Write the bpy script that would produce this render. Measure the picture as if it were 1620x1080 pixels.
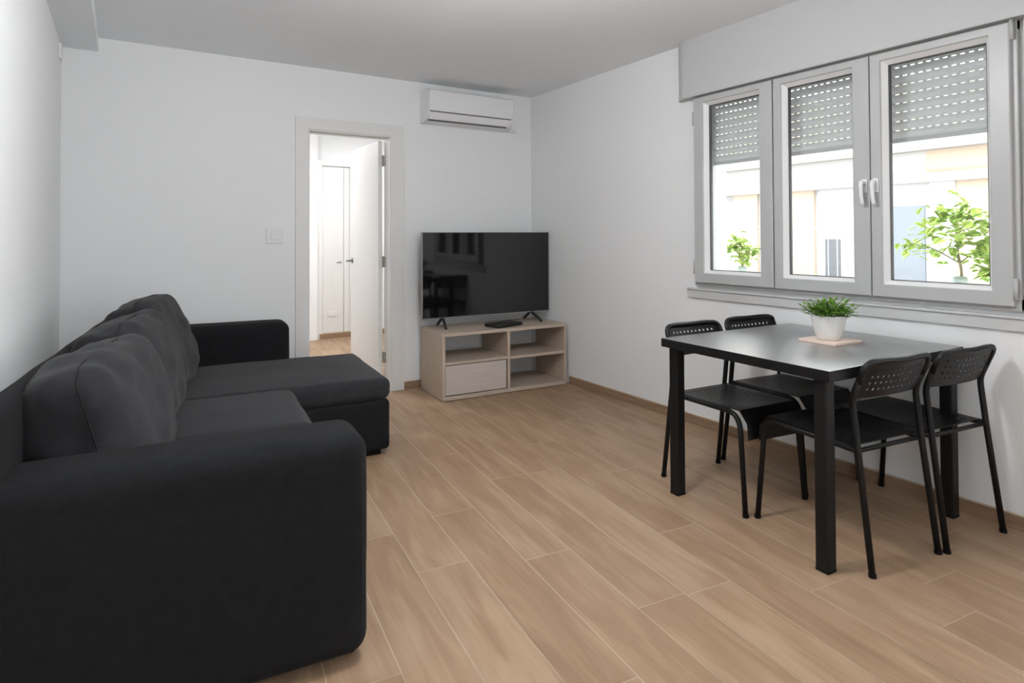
import bpy, bmesh, math, random
from mathutils import Vector, Matrix, noise
random.seed(7)
for o in list(bpy.data.objects): bpy.data.objects.remove(o)
SC = bpy.context.scene
COL = SC.collection
PI = math.pi
R = math.radians

# ------------------------------------------------------------------ camera
YAW, PIT, ROL, FPX, PPY, CAMH = .5624, .0159, -.0044, 972.67, 357.8, 1.235
cd = bpy.data.cameras.new('camera')
cam = bpy.data.objects.new('camera', cd); COL.objects.link(cam)
cd.sensor_fit = 'HORIZONTAL'; cd.sensor_width = 36; cd.lens = FPX/1620*36
cd.shift_y = (PPY-540)/1620
cd.clip_start = .05
cam.matrix_world = (Matrix.Translation((0, 0, CAMH)) @ Matrix.Rotation(-YAW, 4, 'Z')
                    @ Matrix.Rotation(PI/2+PIT, 4, 'X') @ Matrix.Rotation(ROL, 4, 'Z'))
SC.camera = cam

# ------------------------------------------------------------------ world, lights, exposure
W = bpy.data.worlds.new('sky'); SC.world = W; W.use_nodes = True
W.node_tree.nodes['Background'].inputs[0].default_value = (.95, .975, 1, 1)
W.node_tree.nodes['Background'].inputs[1].default_value = 4.2
SC.view_settings.view_transform = 'Standard'; SC.view_settings.look = 'None'
SC.view_settings.gamma = 1; SC.view_settings.use_curve_mapping = False
SC.view_settings.exposure = 0.25

def area(name, loc, rot, sx, sy, power, col=(1, 1, 1), portal=False):
    l = bpy.data.lights.new(name, 'AREA'); l.shape = 'RECTANGLE'; l.size = sx; l.size_y = sy
    l.energy = power; l.color = col
    if portal: l.cycles.is_portal = True
    o = bpy.data.objects.new(name, l); COL.objects.link(o); o.location = loc; o.rotation_euler = rot
    return o
# high sun shining along the street: lights the ledge and pavement outside, does not enter the room
sl = bpy.data.lights.new('street_sun', 'SUN'); sl.energy = 5; sl.angle = R(2); sl.color = (1, .97, .93)
so = bpy.data.objects.new('street_sun', sl); COL.objects.link(so); so.location = (5, 8, 9)
so.rotation_euler = Vector((.05, -.62, -.78)).to_track_quat('-Z', 'Y').to_euler()
# fill light added outside an unseen rear window behind the camera
area('rear_fill_light', (.75, -2.72, 1.35), (R(90), 0, 0), 1.0, 2.0, 4, (.93, .965, 1))
# fill light added at an unseen window on the right wall beside the camera
area('side_fill_light', (3.50, -.80, 1.52), (0, R(90), 0), 1.1, 1.05, 40, (.93, .965, 1))
# street daylight at the three-sash window (sampling portal, gives off nothing itself)
area('street_window_daylight', (3.62, 1.9, 1.35), (0, R(90), 0), .75, 1.75, 1, portal=True)
# round ceiling lamps of the two hall rooms, out of the frame
HALL_LAMPS = [((1.15, 6.2, 2.44), 27), ((2.6, 6.6, 2.44), 13)]
# unseen globe lamp added above the top edge of the frame to light the room
ADDED_LAMP = ((1.10, 1.72, 2.22), 50)

# ------------------------------------------------------------------ materials
def mat(name, col, rough=.6, spec=.5, metal=0, bump=0, bscale=200, sheen=0, noise_amt=0, nscale=3, stretch=None, coat=0):
    m = bpy.data.materials.new(name); m.use_nodes = True
    nt = m.node_tree; b = nt.nodes['Principled BSDF']
    c = (*col, 1)
    b.inputs['Base Color'].default_value = c
    b.inputs['Roughness'].default_value = rough
    b.inputs['Specular IOR Level'].default_value = spec
    b.inputs['Metallic'].default_value = metal
    b.inputs['Coat Weight'].default_value = coat
    if sheen:
        b.inputs['Sheen Weight'].default_value = sheen; b.inputs['Sheen Roughness'].default_value = .5
    tc = nt.nodes.new('ShaderNodeTexCoord')
    src = tc.outputs['Object']
    if stretch:
        mp = nt.nodes.new('ShaderNodeMapping'); mp.inputs['Scale'].default_value = stretch
        nt.links.new(src, mp.inputs[0]); src = mp.outputs[0]
    if noise_amt:
        n = nt.nodes.new('ShaderNodeTexNoise'); n.inputs['Scale'].default_value = nscale; n.inputs['Detail'].default_value = 5
        nt.links.new(src, n.inputs[0])
        r = nt.nodes.new('ShaderNodeValToRGB')
        r.color_ramp.elements[0].position = .3; r.color_ramp.elements[1].position = .7
        r.color_ramp.elements[0].color = (*[x*(1-noise_amt) for x in col], 1)
        r.color_ramp.elements[1].color = (*[min(1, x*(1+noise_amt)) for x in col], 1)
        nt.links.new(n.outputs[0], r.inputs[0]); nt.links.new(r.outputs[0], b.inputs['Base Color'])
    if bump:
        n2 = nt.nodes.new('ShaderNodeTexNoise'); n2.inputs['Scale'].default_value = bscale; n2.inputs['Detail'].default_value = 3
        nt.links.new(src, n2.inputs[0])
        bp = nt.nodes.new('ShaderNodeBump'); bp.inputs['Strength'].default_value = bump; bp.inputs['Distance'].default_value = .002
        nt.links.new(n2.outputs[0], bp.inputs['Height']); nt.links.new(bp.outputs[0], b.inputs['Normal'])
    return m

M = {}
M['wall'] = mat('white_paint', (.86, .87, .875), .9, .15, bump=.15, bscale=60)
M['ceil'] = mat('ceiling_paint', (.90, .92, .94), .95, .1, bump=.1, bscale=60)
M['box'] = mat('shaded_wall_paint', (.54, .545, .55), .8, .15)  # wall paint darkened to stand for shade; the lamps overlight the box
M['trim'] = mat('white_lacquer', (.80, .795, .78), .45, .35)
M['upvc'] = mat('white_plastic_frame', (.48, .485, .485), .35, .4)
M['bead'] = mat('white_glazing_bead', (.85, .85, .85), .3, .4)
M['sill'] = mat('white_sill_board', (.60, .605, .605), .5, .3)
M['gasket'] = mat('grey_gasket', (.10, .10, .10), .7)
M['plast'] = mat('white_plastic', (.82, .82, .83), .35, .45)
M['plast_in'] = mat('grey_vent_plastic', (.12, .12, .125), .6)
M['slat'] = mat('shutter_slat', (.52, .53, .53), .5, .3)
_b = M['slat'].node_tree; _p = _b.nodes['Principled BSDF']; _o = _b.nodes['Material Output']
_t = _b.nodes.new('ShaderNodeBsdfTranslucent'); _t.inputs[0].default_value = (.74, .75, .74, 1); _m = _b.nodes.new('ShaderNodeMixShader'); _m.inputs[0].default_value = .07
_b.links.new(_p.outputs[0], _m.inputs[1]); _b.links.new(_t.outputs[0], _m.inputs[2]); _b.links.new(_m.outputs[0], _o.inputs[0])
M['metal'] = mat('brushed_hinge', (.36, .33, .29), .35, .5, .8)
M['sofa'] = mat('charcoal_cloth', (.0125, .0128, .0140), .95, .12, bump=.3, bscale=900, sheen=.02, noise_amt=.14, nscale=30)
M['sofa_l'] = mat('charcoal_cushion_cloth', (.0270, .0274, .0300), .95, .12, bump=.3, bscale=900, sheen=.10, noise_amt=.12, nscale=26)
M['seam'] = mat('dark_seam_thread', (.010, .010, .011), .9)
M['foot'] = mat('black_plastic_foot', (.003, .003, .003), .7, .2)
M['black'] = mat('black_powder_coat', (.0055, .0055, .0058), .48, .28, bump=.1, bscale=500)
M['blackpl'] = mat('black_chair_plastic', (.0035, .0035, .004), .42, .35)
M['tabletop'] = mat('black_melamine_top', (.024, .024, .025), .34, 1.0, bump=.04, bscale=300, coat=1)
M['tabletop'].node_tree.nodes['Principled BSDF'].inputs['Coat Roughness'].default_value = .30
M['tabletop'].node_tree.nodes['Principled BSDF'].inputs['Coat IOR'].default_value = 2.7
M['oak'] = mat('pale_oak_veneer', (.50, .415, .34), .6, .3, noise_amt=.10, nscale=6, stretch=(1.2, 14, 14), bump=.05, bscale=40)
M['oakside'] = mat('pale_oak_veneer_upright', (.50, .405, .325), .6, .3, noise_amt=.10, nscale=6, stretch=(14, 14, 1.2), bump=.05, bscale=40)
M['drawer'] = mat('drawer_front_veneer', (.55, .49, .45), .55, .3, noise_amt=.06, nscale=5, stretch=(1, 12, 12))
M['tvbody'] = mat('black_tv_plastic', (.012, .012, .013), .4, .5)
M['screen'] = mat('tv_screen', (.005, .005, .006), .05, .6)
M['silver'] = mat('grey_tv_edge', (.28, .285, .29), .35, .5, .6)
M['pot'] = mat('white_ceramic', (.80, .79, .765), .38, .5, bump=.12, bscale=25)
M['soil'] = mat('dark_soil', (.02, .014, .008), .95, bump=1, bscale=90)
M['board'] = mat('pale_pink_wood', (.78, .62, .53), .5, .3, noise_amt=.06, nscale=8, stretch=(1, 10, 10))
M['skirt'] = mat('wood_look_skirting', (.30, .195, .125), .5, .35, noise_amt=.16, nscale=4, stretch=(6, 1.2, 20))
M['grout'] = mat('pale_grout', (.57, .46, .35), .85, .1)
M['face'] = mat('facade_cream', (.47, .462, .447), .9, .1)
M['peach'] = mat('facade_peach', (.50, .41, .315), .9, .1, noise_amt=.03, nscale=2)
M['moulding'] = mat('facade_moulding', (.39, .365, .34), .9, .1)
M['fglass'] = mat('facade_window_grey', (.22, .245, .275), .35, .4)
M['fgrey'] = mat('facade_dark_grey', (.12, .13, .14), .5)
M['fwhite'] = mat('facade_white', (.50, .50, .50), .6)
M['bark'] = mat('young_bark', (.24, .20, .13), .8)
M['terra'] = mat('grey_green_planter', (.30, .36, .33), .7)
M['conc'] = mat('ledge_stone', (.74, .73, .71), .9)
M['asphalt'] = mat('street_asphalt', (.30, .30, .30), .9)
M['curtain'] = mat('white_curtain', (.8, .8, .8), .9)

def leaf_mat(name, a, b_, trans=.35):
    m = bpy.data.materials.new(name); m.use_nodes = True; nt = m.node_tree; nt.nodes.clear()
    out = nt.nodes.new('ShaderNodeOutputMaterial'); at = nt.nodes.new('ShaderNodeAttribute'); at.attribute_name = 'tint'
    r = nt.nodes.new('ShaderNodeValToRGB'); r.color_ramp.elements[0].color = (*a, 1); r.color_ramp.elements[1].color = (*b_, 1)
    d = nt.nodes.new('ShaderNodeBsdfPrincipled'); d.inputs['Roughness'].default_value = .45
    t = nt.nodes.new('ShaderNodeBsdfTranslucent'); mx = nt.nodes.new('ShaderNodeMixShader'); mx.inputs[0].default_value = trans
    nt.links.new(at.outputs['Fac'], r.inputs[0]); nt.links.new(r.outputs[0], d.inputs['Base Color']); nt.links.new(r.outputs[0], t.inputs[0])
    nt.links.new(d.outputs[0], mx.inputs[1]); nt.links.new(t.outputs[0], mx.inputs[2]); nt.links.new(mx.outputs[0], out.inputs[0])
    return m
M['leaf'] = leaf_mat('pot_plant_leaf', (.05, .15, .012), (.22, .42, .06), .25)
M['treeleaf'] = leaf_mat('tree_leaf', (.15, .26, .045), (.40, .52, .12), .45)

def glass_mat():
    m = bpy.data.materials.new('clear_window_glass'); m.use_nodes = True; nt = m.node_tree; nt.nodes.clear()
    out = nt.nodes.new('ShaderNodeOutputMaterial'); t = nt.nodes.new('ShaderNodeBsdfTransparent'); t.inputs[0].default_value = (.97, .98, .98, 1)
    g = nt.nodes.new('ShaderNodeBsdfGlossy'); g.inputs['Roughness'].default_value = .02
    f = nt.nodes.new('ShaderNodeFresnel'); f.inputs[0].default_value = 1.35; mx = nt.nodes.new('ShaderNodeMixShader')
    nt.links.new(f.outputs[0], mx.inputs[0]); nt.links.new(t.outputs[0], mx.inputs[1]); nt.links.new(g.outputs[0], mx.inputs[2]); nt.links.new(mx.outputs[0], out.inputs[0])
    return m
M['glass'] = glass_mat()
def lamp_mat(name, s, col=(1, 1, 1)):
    m = bpy.data.materials.new(name); m.use_nodes = True; b = m.node_tree.nodes['Principled BSDF']
    b.inputs['Emission Color'].default_value = (*col, 1); b.inputs['Emission Strength'].default_value = s; b.inputs['Base Color'].default_value = (.9, .9, .9, 1)
    return m

def plank_mat():
    m = bpy.data.materials.new('wood_look_floor_tile'); m.use_nodes = True; nt = m.node_tree; b = nt.nodes['Principled BSDF']
    N = nt.nodes.new; L = nt.links.new
    tc = N('ShaderNodeTexCoord'); at = N('ShaderNodeAttribute'); at.attribute_name = 'tint'
    comb = N('ShaderNodeCombineXYZ'); mul = N('ShaderNodeMath'); mul.operation = 'MULTIPLY'; mul.inputs[1].default_value = 37.
    L(at.outputs['Fac'], mul.inputs[0]); L(mul.outputs[0], comb.inputs[0]); L(mul.outputs[0], comb.inputs[1]); L(mul.outputs[0], comb.inputs[2])
    rot = N('ShaderNodeMapping'); rot.inputs['Rotation'].default_value = (0, 0, .1063)
    L(tc.outputs['Object'], rot.inputs[0])
    def tex(sx, sy, sc, det, dist):
        mp = N('ShaderNodeMapping'); mp.inputs['Scale'].default_value = (sx, sy, 1)
        ad = N('ShaderNodeVectorMath'); ad.operation = 'ADD'
        L(rot.outputs[0], ad.inputs[0]); L(comb.outputs[0], ad.inputs[1]); L(ad.outputs[0], mp.inputs[0])
        n = N('ShaderNodeTexNoise'); n.inputs['Scale'].default_value = sc; n.inputs['Detail'].default_value = det; n.inputs['Distortion'].default_value = dist
        L(mp.outputs[0], n.inputs[0]); return n
    n1 = tex(7, .9, 2.2, 6, .8); n2 = tex(42, 1.6, 2.0, 5, .4); n3 = tex(2.5, 1.1, 1.6, 2, .3)
    def mth(op, a, bb):
        x = N('ShaderNodeMath'); x.operation = op
        for i, v in enumerate((a, bb)):
            if hasattr(v, 'links'): L(v, x.inputs[i])
            else: x.inputs[i].default_value = v
        return x.outputs[0]
    s = mth('ADD', mth('MULTIPLY', n1.outputs[0], .50), mth('MULTIPLY', n2.outputs[0], .20))
    s = mth('ADD', s, mth('MULTIPLY', n3.outputs[0], .30))
    s = mth('ADD', s, mth('MULTIPLY', mth('SUBTRACT', at.outputs['Fac'], .5), .07))
    r = N('ShaderNodeValToRGB'); e = r.color_ramp.elements
    e[0].position = .26; e[0].color = (.240, .146, .085, 1); e[1].position = .78; e[1].color = (.485, .345, .230, 1)
    k = e.new(.47); k.color = (.340, .219, .136, 1); k = e.new(.57); k.color = (.405, .277, .178, 1)
    L(s, r.inputs[0]); L(r.outputs[0], b.inputs['Base Color'])
    b.inputs['Roughness'].default_value = .45; b.inputs['Specular IOR Level'].default_value = .32
    bp = N('ShaderNodeBump'); bp.inputs['Strength'].default_value = .12; bp.inputs['Distance'].default_value = .001
    L(n2.outputs[0], bp.inputs['Height']); L(bp.outputs[0], b.inputs['Normal'])
    return m
M['floor'] = plank_mat()

# ------------------------------------------------------------------ mesh helpers
def obj(name, bm, m, parent=None, smooth=False, loc=None, bevel=0):
    me = bpy.data.meshes.new(name); bm.normal_update(); bm.to_mesh(me); bm.free()
    o = bpy.data.objects.new(name, me); COL.objects.link(o)
    for x in (m if isinstance(m, (list, tuple)) else [m]): me.materials.append(x)
    if smooth:
        for p in me.polygons: p.use_smooth = True
    if parent: o.parent = parent
    if loc: o.location = loc
    if bevel:
        b = o.modifiers.new('bevel', 'BEVEL'); b.width = bevel; b.segments = 3; b.limit_method = 'ANGLE'; b.angle_limit = R(40)
        b.harden_normals = False
        for p in me.polygons: p.use_smooth = False
    return o
def BM(): return bmesh.new()
def bx(bm, x0, x1, y0, y1, z0, z1, mi=0):
    vs = [bm.verts.new((x, y, z)) for x in (x0, x1) for y in (y0, y1) for z in (z0, z1)]
    for f in ((0, 1, 3, 2), (4, 6, 7, 5), (0, 4, 5, 1), (2, 3, 7, 6), (0, 2, 6, 4), (1, 5, 7, 3)):
        fc = bm.faces.new([vs[i] for i in f]); fc.material_index = mi
    return bm
def xf(bm, mtx): bmesh.ops.transform(bm, matrix=mtx, verts=bm.verts); return bm
def tube(bm, pts, rad, seg=10, cap=True, flat=1.0):
    """round tube along a polyline; rad a number or a list"""
    pts = [Vector(p) for p in pts]; n = len(pts); rr = rad if isinstance(rad, (list, tuple)) else [rad]*n
    rings = []; prev = None
    for i, p in enumerate(pts):
        t = (pts[min(i+1, n-1)]-pts[max(i-1, 0)]).normalized()
        if prev is None:
            a = Vector((0, 0, 1)) if abs(t.z) < .9 else Vector((1, 0, 0)); u = t.cross(a).normalized()
        else: u = (prev-t*prev.dot(t)).normalized()
        prev = u; v = t.cross(u)
        rings.append([bm.verts.new(p+(u*math.cos(2*PI*k/seg)+v*math.sin(2*PI*k/seg)*flat)*rr[i]) for k in range(seg)])
    for i in range(n-1):
        for k in range(seg):
            bm.faces.new((rings[i][k], rings[i][(k+1) % seg], rings[i+1][(k+1) % seg], rings[i+1][k]))
    if cap: bm.faces.new(rings[0][::-1]); bm.faces.new(rings[-1])
    return bm
def smooth_path(pts, n=6):
    """Catmull-Rom through points"""
    P = [Vector(p) for p in pts]; out = []
    for i in range(len(P)-1):
        p0, p1, p2, p3 = P[max(i-1, 0)], P[i], P[i+1], P[min(i+2, len(P)-1)]
        for k in range(n):
            t = k/n; out.append(.5*((2*p1)+(p2-p0)*t+(2*p0-5*p1+4*p2-p3)*t*t+(-p0+3*p1-3*p2+p3)*t**3))
    out.append(P[-1]); return out
def fillet(pts, r, n=5):
    P = [Vector(p) for p in pts]; out = [P[0]]
    for i in range(1, len(P)-1):
        a = (P[i-1]-P[i]); b = (P[i+1]-P[i]); d = min(r, a.length*.49, b.length*.49)
        A = P[i]+a.normalized()*d; B = P[i]+b.normalized()*d
        for k in range(n+1):
            t = k/n; out.append((1-t)**2*A+2*t*(1-t)*P[i]+t*t*B)
    out.append(P[-1]); return out
def lathe(bm, prof, seg=40):
    rings = []
    for r_, z in prof: rings.append([bm.verts.new((r_*math.cos(2*PI*k/seg), r_*math.sin(2*PI*k/seg), z)) for k in range(seg)])
    for i in range(len(prof)-1):
        for k in range(seg): bm.faces.new((rings[i][k], rings[i][(k+1) % seg], rings[i+1][(k+1) % seg], rings[i+1][k]))
    bm.faces.new(rings[0][::-1]); bm.faces.new(rings[-1])
    return bm
def soft_box(sx, sy, sz, r, bulge=(0, 0, 0), n=12, wr=0, wscale=4, seed=0, rz=None):
    """rounded, padded box centred on the origin (half sizes sx, sy, sz)"""
    bm = BM(); H = (sx, sy, sz)
    def ax(h):
        k = [-h+2*h*i/n for i in range(n+1)]
        ed = [r*(1-math.cos(PI/2*i/5)) for i in range(6)]
        c = [-h+e for e in ed]+[h-e for e in ed]+[v for v in k if -h+r*1.02 < v < h-r*1.02]
        return sorted(set(round(v, 6) for v in c))
    A = [ax(h) for h in H]; cache = {}
    def vert(p):
        key = tuple(round(v, 5) for v in p)
        if key in cache: return cache[key]
        q = Vector([max(-H[i]+r, min(H[i]-r, p[i])) for i in range(3)]); d = Vector(p)-q
        w = q+d.normalized()*r if d.length > 1e-9 else Vector(p)
        nn = d.normalized() if d.length > 1e-9 else Vector((0, 0, 0))
        for i in range(3):
            if bulge[i]:
                j, k = [a for a in range(3) if a != i]
                f = (1-(w[j]/H[j])**2)*(1-(w[k]/H[k])**2)
                w[i] += bulge[i]*max(f, 0)**.7*(w[i]/H[i])
        if wr:
            s = Vector((seed*7.3, seed*3.1, seed*1.7))
            a = noise.noise(w*wscale+s)+.5*noise.noise(w*wscale*2.3+s)
            w += nn*a*wr
        cache[key] = bm.verts.new(w); return cache[key]
    for i in range(3):
        j, k = (i+1) % 3, (i+2) % 3
        for s in (-1, 1):
            for a in range(len(A[j])-1):
                for b in range(len(A[k])-1):
                    q = []
                    for (u, v) in ((a, b), (a+1, b), (a+1, b+1), (a, b+1)):
                        p = [0, 0, 0]; p[i] = s*H[i]; p[j] = A[j][u]; p[k] = A[k][v]; q.append(vert(p))
                    if len(set(q)) < 3: continue
                    if s < 0: q = q[::-1]
                    try: bm.faces.new(q)
                    except ValueError: pass
    return bm
def rbox(bm, x0, x1, y0, y1, z0, z1, r=.004, seg=2):
    """sharp box with its edges rounded, added to bm"""
    t = BM(); bx(t, x0, x1, y0, y1, z0, z1)
    bmesh.ops.bevel(t, geom=list(t.edges), offset=r, segments=seg, profile=.5, affect='EDGES')
    me = bpy.data.meshes.new('tmp'); t.to_mesh(me); t.free(); bm.from_mesh(me); bpy.data.meshes.remove(me)
    return bm
def empty(name, loc=(0, 0, 0), rz=0):
    o = bpy.data.objects.new(name, None); COL.objects.link(o); o.location = loc; o.rotation_euler = (0, 0, rz); o.empty_display_size = .1; return o
def tag(o, label=None, cat=None, group=None, kind=None):
    if label: o['label'] = label
    if cat: o['category'] = cat
    if group: o['group'] = group
    if kind: o['kind'] = kind
    return o
def struct(name, bm, m, parent=None, **k):
    o = obj(name, bm, m, parent, **k)
    if not parent: o['kind'] = 'structure'
    return o
def dup(root):
    r = root.copy(); COL.objects.link(r)
    for ch in root.children:
        c = ch.copy(); COL.objects.link(c); c.parent = r; c.matrix_parent_inverse = ch.matrix_parent_inverse
        for g in ch.children:
            d = g.copy(); COL.objects.link(d); d.parent = c
    return r

# ------------------------------------------------------------------ room shell
XL, XR, YB, YN, ZC = -.335, 3.165, 4.69, -2.6, 2.507
WY0, WY1, WZ0, WZ1 = 1.03, 2.745, .915, 2.14     # street window opening
DX0, DX1, DZ = 1.14, 1.825, 2.06                 # doorway opening
T = .28
bm = BM()
bx(bm, XR, XR+T, YN, -1.35, 0, ZC); bx(bm, XR, XR+T, -.25, WY0, 0, ZC); bx(bm, XR, XR+T, WY1, YB, 0, ZC)
bx(bm, XR, XR+T, -1.35, -.25, 0, .95); bx(bm, XR, XR+T, -1.35, -.25, 2.10, ZC)
bx(bm, XR, XR+T, WY0, WY1, 0, WZ0); bx(bm, XR, XR+T, WY0, WY1, WZ1, ZC)
struct('wall_right', bm, M['wall'])
bm = BM(); bx(bm, XL-.15, XL, YN, YB, 0, ZC); struct('wall_left', bm, M['wall'])
bm = BM(); bx(bm, XL-.15, DX0, YB, YB+.12, 0, ZC); bx(bm, DX1, XR+T, YB, YB+.12, 0, ZC); bx(bm, DX0, DX1, YB, YB+.12, DZ, ZC)
struct('wall_back', bm, M['wall'])
bm = BM(); RX0, RX1, RZ = .20, 1.30, 2.4
bx(bm, XL-.15, RX0, YN-.15, YN, 0, ZC); bx(bm, RX1, XR+T, YN-.15, YN, 0, ZC); bx(bm, RX0, RX1, YN-.15, YN, RZ, ZC); bx(bm, RX0, RX1, YN-.15, YN, 0, .3)
struct('wall_rear', bm, M['wall'])
bm = BM(); bx(bm, XL-.15, XR+T, YN-.15, YB+.12, ZC, ZC+.15); struct('ceiling', bm, M['ceil'])
# ceiling beam over the left wall
bm = BM(); bx(bm, XL, -.145, YN, YB, 2.418, ZC); struct('trim_1', bm, M['ceil'])
# roller shutter box above the window, flush up to the ceiling
def plan_prism(bm, pts, z0, z1):
    a = [bm.verts.new((x, y, z0)) for x, y in pts]; b = [bm.verts.new((x, y, z1)) for x, y in pts]
    bm.faces.new(a); bm.faces.new(b[::-1])
    for i in range(len(pts)): bm.faces.new((a[i], b[i], b[(i+1) % len(pts)], a[(i+1) % len(pts)]))
    bmesh.ops.recalc_face_normals(bm, faces=bm.faces); return bm
def box_plan(x0, y1): return [(XR, -.4), (x0, -.4), (x0, y1-.02)]+[(XR-(XR-x0)*math.cos(PI/2*k/12), y1-.02+.10*math.sin(PI/2*k/12)) for k in range(1, 13)]
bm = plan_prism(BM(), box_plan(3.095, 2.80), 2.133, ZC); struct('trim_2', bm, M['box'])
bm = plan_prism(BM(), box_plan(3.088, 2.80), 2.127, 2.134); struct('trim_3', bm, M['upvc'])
# apron board under the window
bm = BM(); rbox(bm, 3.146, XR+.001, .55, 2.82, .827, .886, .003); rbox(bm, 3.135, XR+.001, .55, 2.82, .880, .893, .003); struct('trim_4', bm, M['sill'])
# baseboards with the pale joint on top
def skirting(name, parts):
    bm = BM(); b2 = BM()
    for (x0, x1, y0, y1, ax) in parts:
        bx(bm, x0, x1, y0, y1, 0, .060)
        bx(bm, x0, x1, y0, y1, .060, .0645, 1)
    struct(name, bm, [M['skirt'], M['grout']])
skirting('baseboard_right', [(XR-.010, XR, YN, 4.12, 1)])
skirting('baseboard_back', [(XL+.01, 1.064, YB-.010, YB, 0), (1.916, 2.06, YB-.010, YB, 0)])
skirting('baseboard_left', [(XL, XL+.010, YN, YB, 1)])

# floor: individual wood-look tiles, turned six degrees to the walls, in one mesh
A_ = .1063; CA, SA = math.cos(A_), math.sin(A_); PW, O0, PLN = .1970, .6866, 1.2
known = {3: 1.665, 4: 1.65, 7: 1.16, 6: 1.476, -2: 1.72, 5: 2.04, 1: 2.61, 8: 2.53, 10: 1.51, 0: 1.0, 2: .9, 9: .62, 11: 2.0, -1: 1.33, -3: 2.3}
bm = BM(); tint = bm.loops.layers.float_color.new('tint') if False else bm.faces.layers.float.new('tint')
fx0, fx1, fy0, fy1 = XL-.02, XR+.02, YN-.02, 7.9
g = .0017; rnd = random.Random(3)
def clip_poly(poly, lim):
    for ax, s, v in lim:
        out = []
        for i in range(len(poly)):
            a, b = poly[i], poly[(i+1) % len(poly)]
            ia, ib = s*(a[ax]-v) <= 0, s*(b[ax]-v) <= 0
            if ia: out.append(a)
            if ia != ib:
                t = (v-a[ax])/(b[ax]-a[ax]); out.append((a[0]+(b[0]-a[0])*t, a[1]+(b[1]-a[1])*t))
        poly = out
        if not poly: return poly
    return poly
def plank_rows(bm, tint, lim, seed):
    rnd = random.Random(seed)
    for k in range(-16, 22):
        t0 = known.get(k, rnd.uniform(0, 1.2)); o0 = O0+PW*k+g; o1 = O0+PW*(k+1)-g
        for j in range(-5, 8):
            a, b = t0+PLN*j+g, t0+PLN*(j+1)-g
            poly = [(o*CA+t*SA, -o*SA+t*CA) for o, t in ((o0, a), (o1, a), (o1, b), (o0, b))]
            tv = rnd.random()
            poly = clip_poly(poly, lim)
            if len(poly) < 3: continue
            f = bm.faces.new([bm.verts.new((x, y, 0)) for x, y in poly]); f[tint] = tv; f.material_index = 0
plank_rows(bm, tint, [(0, -1, XL), (0, 1, XR), (1, -1, YN), (1, 1, YB+.12)], 3)
bx(bm, XL-.15, XR+T, YN-.15, YB+.12, -.1, -.0012, 1)
def floor_obj(name, bm):
    me = bpy.data.meshes.new(name); bm.normal_update()
    for f in bm.faces:
        if f.material_index == 0 and f.normal.z < 0: f.normal_flip()
    bm.to_mesh(me); bm.free(); o = bpy.data.objects.new(name, me); COL.objects.link(o)
    me.materials.append(M['floor']); me.materials.append(M['grout']); o['kind'] = 'structure'; return o
floor_obj('floor', bm)

# ------------------------------------------------------------------ doorway, hall behind it
d1 = empty('door_1', (0, YB, 0)); d1['kind'] = 'structure'
bm = BM()
cw = .095; yA, yB = YB-.014, YB
bm = BM()
rbox(bm, 1.065, 1.160, -.014, .001, 0, 2.13, .004); rbox(bm, 1.805, 1.915, -.014, .001, 0, 2.13, .004); rbox(bm, 1.156, 1.809, -.014, .001, 2.04, 2.13, .004)
obj('casing', bm, M['trim'], d1)
bm = BM(); rbox(bm, 1.14, 1.168, -.006, .126, 0, 2.05, .003); rbox(bm, 1.797, 1.825, -.006, .126, 0, 2.05, .003); rbox(bm, 1.14, 1.825, -.006, .126, 2.030, 2.06, .003)
bx(bm, 1.168, 1.178, .060, .080, 0, 2.032); bx(bm, 1.168, 1.797, .060, .080, 2.020, 2.032)
obj('door_jamb', bm, M['trim'], d1)
# the open leaf, hinged on the right and swung into the hall
bm = BM(); rbox(bm, 1.752, 1.787, .135, .855, .008, 2.018, .002)
leaf = obj('door_leaf', bm, M['trim'], d1)
hb = BM(); tube(hb, [(1.75, .805, 1.02), (1.70, .805, 1.02), (1.695, .80, 1.02), (1.695, .70, 1.02)], .0085, 10)
tube(hb, [(1.752, .805, 1.02), (1.744, .805, 1.02)], .024, 20)
hd = obj('door_handle', hb, M['silver'], leaf, smooth=True)
for z in (.255, 1.03, 1.855):
    hb = BM(); tube(hb, [(1.791, .128, z-.045), (1.791, .128, z+.045)], .008, 12); bx(hb, 1.786, 1.797, .088, .132, z-.043, z+.043)
    obj('hinge', hb, M['metal'], d1)
# hall
HX0, HX1, HY1 = .2, 3.2, 7.60
bm = BM(); bx(bm, HX0-.1, HX0, YB+.12, HY1, 0, ZC); bx(bm, HX1, HX1+.1, YB+.12, HY1, 0, ZC); struct('wall_hall_side', bm, M['wall'])
bm = BM(); bx(bm, HX0-.1, HX1+.1, HY1, HY1+.1, 0, ZC); struct('wall_hall_end', bm, M['wall'])
bm = BM(); bx(bm, HX0-.1, HX1+.1, YB+.12, HY1+.1, ZC, ZC+.1); struct('ceiling_hall', bm, M['ceil'])
bm = BM(); tint = bm.faces.layers.float.new('tint')
plank_rows(bm, tint, [(0, -1, HX0), (0, 1, HX1), (1, -1, YB+.12), (1, 1, HY1)], 5)
bx(bm, HX0-.1, HX1+.1, YB+.12, HY1+.1, -.1, -.0012, 1); floor_obj('floor_hall', bm)
# partition end at the left of the hall view
bm = BM(); bx(bm, 1.86, 1.965, 7.50, HY1, 0, ZC); struct('wall_hall_corner', bm, M['wall'])
skirting('baseboard_hall', [(1.995, HX1, HY1-.075, HY1, 0)])
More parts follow.
